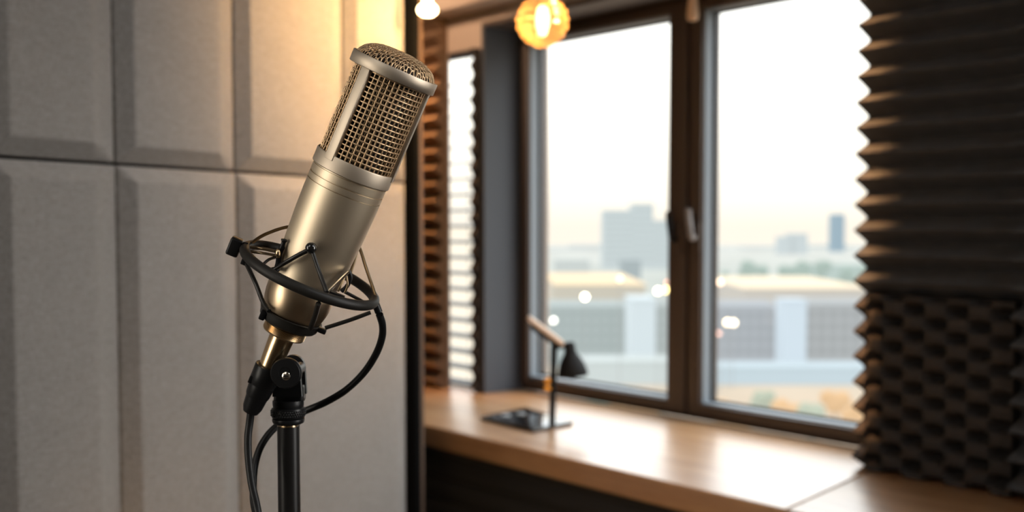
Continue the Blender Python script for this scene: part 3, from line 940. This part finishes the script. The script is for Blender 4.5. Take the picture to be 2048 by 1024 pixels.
# ------------------------------------------------------------------ cables
ca = thing('microphone_cable', 'black cable with plug hanging from the brass microphone tail', 'cable', MM @ Matrix.Translation((0, 0, -116 * K)))
bm = B(); lathe(bm, MM, [(r * K, s * K) for r, s in [(0, -112), (28.5, -112), (29.5, -114), (29, -150), (27.5, -152), (27, -156), (25, -178), (23.5, -181), (22.5, -184), (20.5, -206), (16, -218), (13, -219), (0, -219)]], 48)
plug = obj('plug', bm, M['bplast'], ca)
bm = B(); mt = MM @ Matrix.Translation((-25 * K, -14 * K, -148 * K)); box(bm, mt, (-4 * K, -5 * K, -7 * K), (4 * K, 5 * K, 7 * K), 1.5 * K); obj('latch', bm, M['bplast'], plug)
pe = MM @ Vector((0, 0, -214 * K))
def D(px, py, dy): return atdepth(px, py, pe.y + dy)
pth = spline([pe, D(499, 848, .001), D(496, 875, .0), D(497, 915, -.002), D(503, 965, -.006), D(513, 1010, -.010), D(522, 1060, -.014), D(540, 1180, -.01), D(560, 1400, .0), pp + Vector((-.20, -.08, .30 - pp.z)), pp + Vector((-.26, -.06, .06 - pp.z)), pp + Vector((-.42, .05, .012 - pp.z))], 10)
bm = B(); tube(bm, pth, 8.0 * K, 12); obj('cord', bm, M['cable'], ca)
cb = thing('microphone_cable', 'black cable looping from the shock mount behind the stand', 'cable', Matrix.Translation(Q(752, 604, -14)))
q0 = Q(759, 629, -4)
pxs = [(765, 650), (764, 675), (752, 708), (728, 745), (693, 779), (652, 804), (610, 822), (572, 840), (543, 862), (522, 892), (511, 925), (507, 958)]
pts = [q0]
for i, (px, py) in enumerate(pxs):
    f = min(1, (i + 1) / 7.0)
    yy = q0.y * (1 - f) + (pe.y + .05) * f if i < 7 else pe.y + .05 - .006 * (i - 6)
    pts.append(atdepth(px, py, yy))
pts += [D(507, 1000, .018), D(513, 1050, .018), D(514, 1200, .02), D(508, 1400, .03), pp + Vector((-.20, .07, .30 - pp.z)), pp + Vector((-.26, .10, .06 - pp.z)), pp + Vector((-.40, .30, .012 - pp.z))]
pth = spline(pts, 10)
bm = B(); tube(bm, pth, 7.8 * K, 12); obj('cord', bm, M['cable'], cb)

# ------------------------------------------------------------------ the city outside
GZ = -43.0
HZ = (.80, .84, .86)
def px_at(x, y, Y): return atdepth(x, y, Y)
grd, _t, _b, _o = nt('painted_haze_ground')  # haze and the warm near tone painted in by distance as emission
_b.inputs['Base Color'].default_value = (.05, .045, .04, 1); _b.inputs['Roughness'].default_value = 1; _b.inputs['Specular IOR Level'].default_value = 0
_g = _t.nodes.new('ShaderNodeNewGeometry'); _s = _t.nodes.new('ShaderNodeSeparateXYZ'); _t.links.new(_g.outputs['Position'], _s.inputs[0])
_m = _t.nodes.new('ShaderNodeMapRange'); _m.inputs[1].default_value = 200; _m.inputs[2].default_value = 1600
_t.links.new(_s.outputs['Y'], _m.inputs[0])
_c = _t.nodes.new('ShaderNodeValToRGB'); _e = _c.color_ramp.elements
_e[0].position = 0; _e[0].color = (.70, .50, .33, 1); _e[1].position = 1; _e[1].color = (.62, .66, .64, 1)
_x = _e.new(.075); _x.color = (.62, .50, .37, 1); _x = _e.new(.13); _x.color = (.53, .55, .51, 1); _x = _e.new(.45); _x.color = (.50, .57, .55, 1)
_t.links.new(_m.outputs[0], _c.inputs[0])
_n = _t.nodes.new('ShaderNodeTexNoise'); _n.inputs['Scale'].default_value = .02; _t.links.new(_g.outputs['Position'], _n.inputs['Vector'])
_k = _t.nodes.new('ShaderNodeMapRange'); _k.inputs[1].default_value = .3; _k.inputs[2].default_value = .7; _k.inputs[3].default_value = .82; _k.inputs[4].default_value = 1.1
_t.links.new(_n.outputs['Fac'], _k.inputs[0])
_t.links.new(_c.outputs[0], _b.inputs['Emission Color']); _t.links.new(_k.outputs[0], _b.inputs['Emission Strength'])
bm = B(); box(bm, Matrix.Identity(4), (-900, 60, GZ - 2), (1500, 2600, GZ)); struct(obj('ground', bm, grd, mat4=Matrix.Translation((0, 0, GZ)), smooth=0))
hm = {}
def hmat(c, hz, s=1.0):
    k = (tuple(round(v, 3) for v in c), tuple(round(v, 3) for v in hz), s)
    if k not in hm: hm[k] = haze('painted_haze', c, hz, s, var=(.05, tuple(v * .85 for v in c), (1, 1, 1)))
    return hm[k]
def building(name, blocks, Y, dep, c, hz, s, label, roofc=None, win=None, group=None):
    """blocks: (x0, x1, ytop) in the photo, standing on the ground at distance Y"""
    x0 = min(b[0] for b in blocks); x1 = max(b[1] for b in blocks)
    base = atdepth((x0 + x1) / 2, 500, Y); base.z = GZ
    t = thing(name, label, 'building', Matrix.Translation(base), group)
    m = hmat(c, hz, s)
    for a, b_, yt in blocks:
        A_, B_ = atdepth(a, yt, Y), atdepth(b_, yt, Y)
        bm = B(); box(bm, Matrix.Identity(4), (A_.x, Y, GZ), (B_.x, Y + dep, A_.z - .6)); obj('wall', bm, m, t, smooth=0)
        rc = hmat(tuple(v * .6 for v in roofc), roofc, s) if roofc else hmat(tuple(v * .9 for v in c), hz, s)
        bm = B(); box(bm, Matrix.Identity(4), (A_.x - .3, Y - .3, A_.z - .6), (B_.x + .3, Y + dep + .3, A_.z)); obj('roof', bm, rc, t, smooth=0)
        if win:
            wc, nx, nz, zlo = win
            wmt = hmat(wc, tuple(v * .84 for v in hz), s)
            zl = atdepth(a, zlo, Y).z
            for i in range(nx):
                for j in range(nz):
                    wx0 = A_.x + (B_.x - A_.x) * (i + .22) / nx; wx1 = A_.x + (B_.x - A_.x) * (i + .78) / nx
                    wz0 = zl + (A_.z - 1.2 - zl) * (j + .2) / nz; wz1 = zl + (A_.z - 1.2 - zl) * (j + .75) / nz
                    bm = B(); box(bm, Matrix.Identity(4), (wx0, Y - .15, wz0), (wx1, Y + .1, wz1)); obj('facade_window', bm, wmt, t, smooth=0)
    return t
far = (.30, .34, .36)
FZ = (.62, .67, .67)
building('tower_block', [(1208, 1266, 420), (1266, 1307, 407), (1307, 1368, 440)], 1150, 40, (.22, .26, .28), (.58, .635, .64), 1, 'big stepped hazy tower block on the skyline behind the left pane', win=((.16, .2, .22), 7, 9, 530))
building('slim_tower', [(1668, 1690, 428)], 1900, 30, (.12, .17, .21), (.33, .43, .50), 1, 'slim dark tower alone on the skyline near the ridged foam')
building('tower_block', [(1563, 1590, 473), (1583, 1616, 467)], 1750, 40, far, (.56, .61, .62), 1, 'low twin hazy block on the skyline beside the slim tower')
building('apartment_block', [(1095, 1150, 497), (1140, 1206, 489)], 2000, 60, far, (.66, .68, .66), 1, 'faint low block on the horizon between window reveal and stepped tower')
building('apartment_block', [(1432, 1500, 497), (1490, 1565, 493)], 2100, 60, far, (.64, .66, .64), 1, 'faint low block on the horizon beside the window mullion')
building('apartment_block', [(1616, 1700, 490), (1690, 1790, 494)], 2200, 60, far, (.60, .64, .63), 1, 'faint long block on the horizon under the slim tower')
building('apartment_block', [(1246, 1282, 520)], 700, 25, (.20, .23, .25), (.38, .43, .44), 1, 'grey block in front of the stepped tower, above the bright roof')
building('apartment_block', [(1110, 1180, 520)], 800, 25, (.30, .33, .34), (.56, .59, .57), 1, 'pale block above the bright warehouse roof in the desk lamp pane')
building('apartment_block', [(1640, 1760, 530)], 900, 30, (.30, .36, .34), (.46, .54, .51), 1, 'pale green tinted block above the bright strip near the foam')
# warehouses, sunlight painted into the roofs as cream emission
building('warehouse', [(1108, 1292, 568)], 520, 120, (.30, .27, .22), (.56, .52, .44), 1, 'wide low warehouse with roof painted sunlit cream in the desk lamp pane', roofc=(.88, .68, .44))
building('warehouse', [(1488, 1745, 575)], 500, 110, (.30, .28, .25), (.56, .52, .47), 1, 'wide low warehouse with roof painted sunlit cream near the ridged foam', roofc=(.90, .74, .54))
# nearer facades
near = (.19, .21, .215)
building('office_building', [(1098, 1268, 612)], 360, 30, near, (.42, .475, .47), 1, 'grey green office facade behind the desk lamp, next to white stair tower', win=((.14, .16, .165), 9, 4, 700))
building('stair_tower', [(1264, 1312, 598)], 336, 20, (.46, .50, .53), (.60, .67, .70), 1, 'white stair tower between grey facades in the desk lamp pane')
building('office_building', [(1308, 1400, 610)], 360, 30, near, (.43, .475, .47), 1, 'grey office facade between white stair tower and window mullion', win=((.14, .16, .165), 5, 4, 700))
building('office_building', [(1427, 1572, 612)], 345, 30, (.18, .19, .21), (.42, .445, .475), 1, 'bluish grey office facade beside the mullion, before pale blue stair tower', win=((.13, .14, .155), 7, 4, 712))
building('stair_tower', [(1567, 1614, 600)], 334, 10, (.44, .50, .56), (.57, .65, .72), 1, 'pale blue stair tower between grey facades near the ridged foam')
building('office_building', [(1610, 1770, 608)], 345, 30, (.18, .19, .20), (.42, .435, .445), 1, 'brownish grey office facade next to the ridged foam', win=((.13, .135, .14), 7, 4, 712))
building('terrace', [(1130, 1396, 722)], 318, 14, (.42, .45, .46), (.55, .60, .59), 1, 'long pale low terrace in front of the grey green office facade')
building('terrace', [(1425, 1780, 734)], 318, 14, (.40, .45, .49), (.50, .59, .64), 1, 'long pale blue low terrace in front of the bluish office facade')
building('apartment_block', [(770, 1012, 452)], 180, 20, (.6, .55, .5), (1.05, .93, .76), 1, 'added glowing cream facade, bright glow behind the narrow blind window')  # extra emissive block put in for the glow behind the blind
# trees
def tree(px, py, Y, h, c, hz, s, label, cat='tree', grp=None):
    b = atdepth(px, py, Y); b.z = GZ
    t = thing('tree', label, cat, Matrix.Translation(b), grp)
    bm = B(); tube(bm, [b, b + Vector((0, 0, h * .5))], [h * .04, h * .025], 8); obj('trunk', bm, hmat((.12, .09, .07), tuple(v * .7 for v in hz), s), t)
    bm = B()
    for i in range(7):
        a = random.uniform(0, 2 * PI); q = h * random.uniform(.08, .24)
        ball(bm, b + Vector((q * math.cos(a), q * math.sin(a), h * random.uniform(.45, .8))), h * random.uniform(.18, .28), 2)
    for v in bm.verts: v.co += Vector((random.uniform(-1, 1), random.uniform(-1, 1), random.uniform(-1, 1))) * h * .02
    obj('crown', bm, hmat(c, hz, s), t)
spec = [(1150, 0), (1200, 1), (1240, 0), (1285, 0), (1325, 1), (1445, 0), (1480, 0), (1525, 1), (1575, 0), (1625, 1), (1670, 0), (1715, 0)]
for i, (px, kd) in enumerate(spec):
    if kd == 0: c, hz, lab = (.45, .26, .13), (.74, .50, .29), 'orange autumn tree on the ground below the terraces, low in the panes'
    else: c, hz, lab = (.24, .28, .20), (.46, .49, .40), 'dull green tree between the orange ones below the terraces'
    tree(px, 800, (230, 258, 244)[i % 3], random.uniform(6.5, 9.5), c, hz, 1, lab, grp='orange trees below the terraces' if kd == 0 else 'green trees below the terraces')
for i, px in enumerate(range(1450, 1760, 40)):
    tree(px + random.uniform(-5, 5), 545, (780, 830, 880)[i % 3], random.uniform(13, 18), (.14, .20, .16), (.40, .48, .44), 1, 'hazy green tree in the belt behind the bright warehouse roof', grp='hazy tree belt')
# lights in the town
def street_light(px, py, Y, r, col, s, label, grp=None):
    c = atdepth(px, py, Y); b = Vector((c.x, c.y + r, GZ))
    t = thing('street_lamp', label, 'street lamp', Matrix.Translation(b), grp)
    bm = B(); tube(bm, [b, Vector((b.x, b.y, c.z))], .09, 8); obj('pole', bm, hmat((.2, .2, .2), (.4, .4, .4), 1), t)
    bm = B(); ball(bm, c, r, 2); obj('light_head', bm, emat('town_light', col, s * .42), t)
warm = (1, .80, .48)
for px, py, r, col, s, lab in (
    (1170, 594, .70, (1, .90, .66), 22, 'brightest round town light over the left warehouse roof'),
    (1107, 641, .60, (1, .95, .84), 9, 'pale round town light above the desk lamp arm'),
    (1240, 558, .60, (1, .68, .36), 7, 'dim orange town light below the stepped tower'),
    (1316, 582, .66, (1, .86, .55), 20, 'bright town light, first of the pair beside the mullion'),
    (1333, 580, .66, (1, .74, .26), 20, 'golden town light, second of the pair beside the mullion'),
    (1336, 566, .5, (1, .35, .16), 7, 'small red orange town light over the bright pair'),
    (1440, 565, .6, (1, .66, .45), 7, 'faint pinkish town light just past the mullion'),
    (1455, 645, .75, (1, .76, .46), 13, 'warm town light in front of the bluish office facade'),
    (1467, 646, .75, (1, .80, .55), 12, 'warm town light overlapping its neighbour before the bluish office'),
    (1437, 667, .5, (1, .50, .36), 5, 'dim red town light low beside the mullion')):
    street_light(px, py, 300 + 3 * (px % 4), r, col, s, lab)

# ------------------------------------------------------------------ world and lights
wd = bpy.data.worlds.new('sky'); SC.world = wd; wd.use_nodes = True
t = wd.node_tree; N, L = t.nodes, t.links
bg = N['Background']
tc = N.new('ShaderNodeTexCoord'); sp = N.new('ShaderNodeSeparateXYZ'); L.new(tc.outputs['Generated'], sp.inputs[0])
cr = N.new('ShaderNodeValToRGB')
e = cr.color_ramp.elements
e[0].position = 0.0; e[0].color = (1.0, .91, .79, 1)
e[1].position = .30; e[1].color = (.93, .97, 1.0, 1)
e2 = e.new(.03); e2.color = (1.0, .92, .80, 1)
e3 = e.new(.10); e3.color = (1.0, .95, .86, 1)
L.new(sp.outputs['Z'], cr.inputs[0]); L.new(cr.outputs[0], bg.inputs[0])
mr = N.new('ShaderNodeMapRange'); mr.inputs[1].default_value = 0; mr.inputs[2].default_value = .14
mr.inputs[3].default_value = 1.12; mr.inputs[4].default_value = 2.4
L.new(sp.outputs['Z'], mr.inputs[0])
m2 = N.new('ShaderNodeMapRange'); m2.inputs[1].default_value = .24; m2.inputs[2].default_value = .6; m2.inputs[3].default_value = 0; m2.inputs[4].default_value = 5.0
L.new(sp.outputs['Z'], m2.inputs[0])
sm_ = N.new('ShaderNodeMath'); L.new(mr.outputs[0], sm_.inputs[0]); L.new(m2.outputs[0], sm_.inputs[1]); L.new(sm_.outputs[0], bg.inputs[1])

def area(name, loc, target, sx, sy, power, col, spread=PI):
    l = bpy.data.lights.new(name, 'AREA'); l.shape = 'RECTANGLE'; l.size = sx; l.size_y = sy; l.energy = power; l.color = col; l.spread = spread
    o = bpy.data.objects.new(name, l); COL.objects.link(o); o.location = loc
    o.rotation_euler = (Vector(target) - Vector(loc)).to_track_quat('-Z', 'Y').to_euler()
    return o
def point(name, loc, power, col, r=.03):
    l = bpy.data.lights.new(name, 'POINT'); l.energy = power; l.color = col; l.shadow_soft_size = r
    o = bpy.data.objects.new(name, l); COL.objects.link(o); o.location = loc
    return o
def spotl(name, loc, target, power, col, ang, blend=.6, r=.03):
    l = bpy.data.lights.new(name, 'SPOT'); l.energy = power; l.color = col; l.spot_size = math.radians(ang); l.spot_blend = blend; l.shadow_soft_size = r
    o = bpy.data.objects.new(name, l); COL.objects.link(o); o.location = loc
    o.rotation_euler = (Vector(target) - Vector(loc)).to_track_quat('-Z', 'Y').to_euler()
    return o
# daylight from the window
po = area('window_portal', W(-.03, .12, (SILL + zT) / 2), W(-.03, -3, (SILL + zT) / 2), 1.35, 1.15, 1, (1, 1, 1))
po.data.cycles.is_portal = True
# added fill lights
area('ceiling_fill', Vector((1.25, .25, CEIL - .1)), Vector((-.4, 1.7, 1.1)), 1.0, .7, 5.5, (.93, .96, 1.0), math.radians(110))  # added overhead fill, lights the fabric wall from the right
area('key_fill', Vector((-.95, .38, 1.50)), MC, .34, .9, .9, (1, .92, .80), math.radians(70))  # added for the highlight on the microphone's left side
area('side_fill', Vector((1.25, .62, 1.50)), MC, .5, 1.1, 2.6, (1, .97, .93), math.radians(75))  # added for the bright right side of the microphone body
area('top_fill', Vector((-.55, .0, 2.15)), MC, .5, .7, 2.6, (1, .96, .90))  # added soft fill on the microphone from above
area('wall_fill', Vector((.62, 1.95, 2.15)), Vector((-.30, 2.25, 1.15)), .45, .45, 3.8, (.97, .97, .98), math.radians(90))  # added fill for the fabric wall; no window stands here
area('counter_fill', W(.9, -1.75, .55), W(-.1, -.6, .86), .5, .3, 1.3, (1, .62, .30), math.radians(110))  # added warm fill on the counter front; no floor lamp stands here
# warm light: wall glow, seen bulbs, and added fill spots
nsp = 17
for i in range(nsp):
    zz = SILL + .06 + (zT + .02 - SILL) * i / (nsp - 1)
    spotl('edge_fill', W(uF - .03, dF - .17, zz + .17), W(uF + .03, dF - .02, zz), 3.8 + .6 * (zz > 1.4), (1, .50, .19), 34 if zz > 1.35 else 25, 1.0, .012)  # added warm spots that tint the left edge of the foam
WA = (1, .60, .22)
spotl('glow_lamp', ML @ Vector((-.12, -.68, onL(745, -120, 0)[1])), ML @ Vector((-.12, 0, onL(745, 10, 0)[1])), 105, (1, .56, .19), 98, 1.0, .08)
point('glow_bulb', sp1 + Vector((.0, -.05, -.03)), 1.2, WA, .02)
point('globe_light', gc + Vector((0, 0, -.0)), 1.0, (1, .66, .32), .012)
spotl('foam_fill', W(uJ - .05, -.46, 2.25), W(uJ - .05, DWALL - .04, 1.45), 60, (1, .52, .20), 46, 1.0, .03)  # added warm spot on the brown foam; no lamp hangs here
spotl('wall_top_fill', W(-.75, -.75, 2.2), W(-.80, DWALL, 1.98), 18, (1, .66, .42), 75, 1.0, .05)  # added warm light on the beige wall above the window

# ------------------------------------------------------------------ lens and look
cam.dof.use_dof = True
cam.dof.focus_distance = (Q(690, 380, 70) - CAM).dot(FWD)
cam.dof.aperture_fstop = 5.8
SC.view_settings.view_transform = 'Standard'
SC.view_settings.look = 'None'
SC.view_settings.exposure = 0.0
SC.cycles.use_denoising = True
SC.cycles.max_bounces = 8
SC.cycles.transparent_max_bounces = 12
SC.cycles.sample_clamp_indirect = 6
for o in list(bpy.data.objects):
    if '_w' in o: del o['_w']
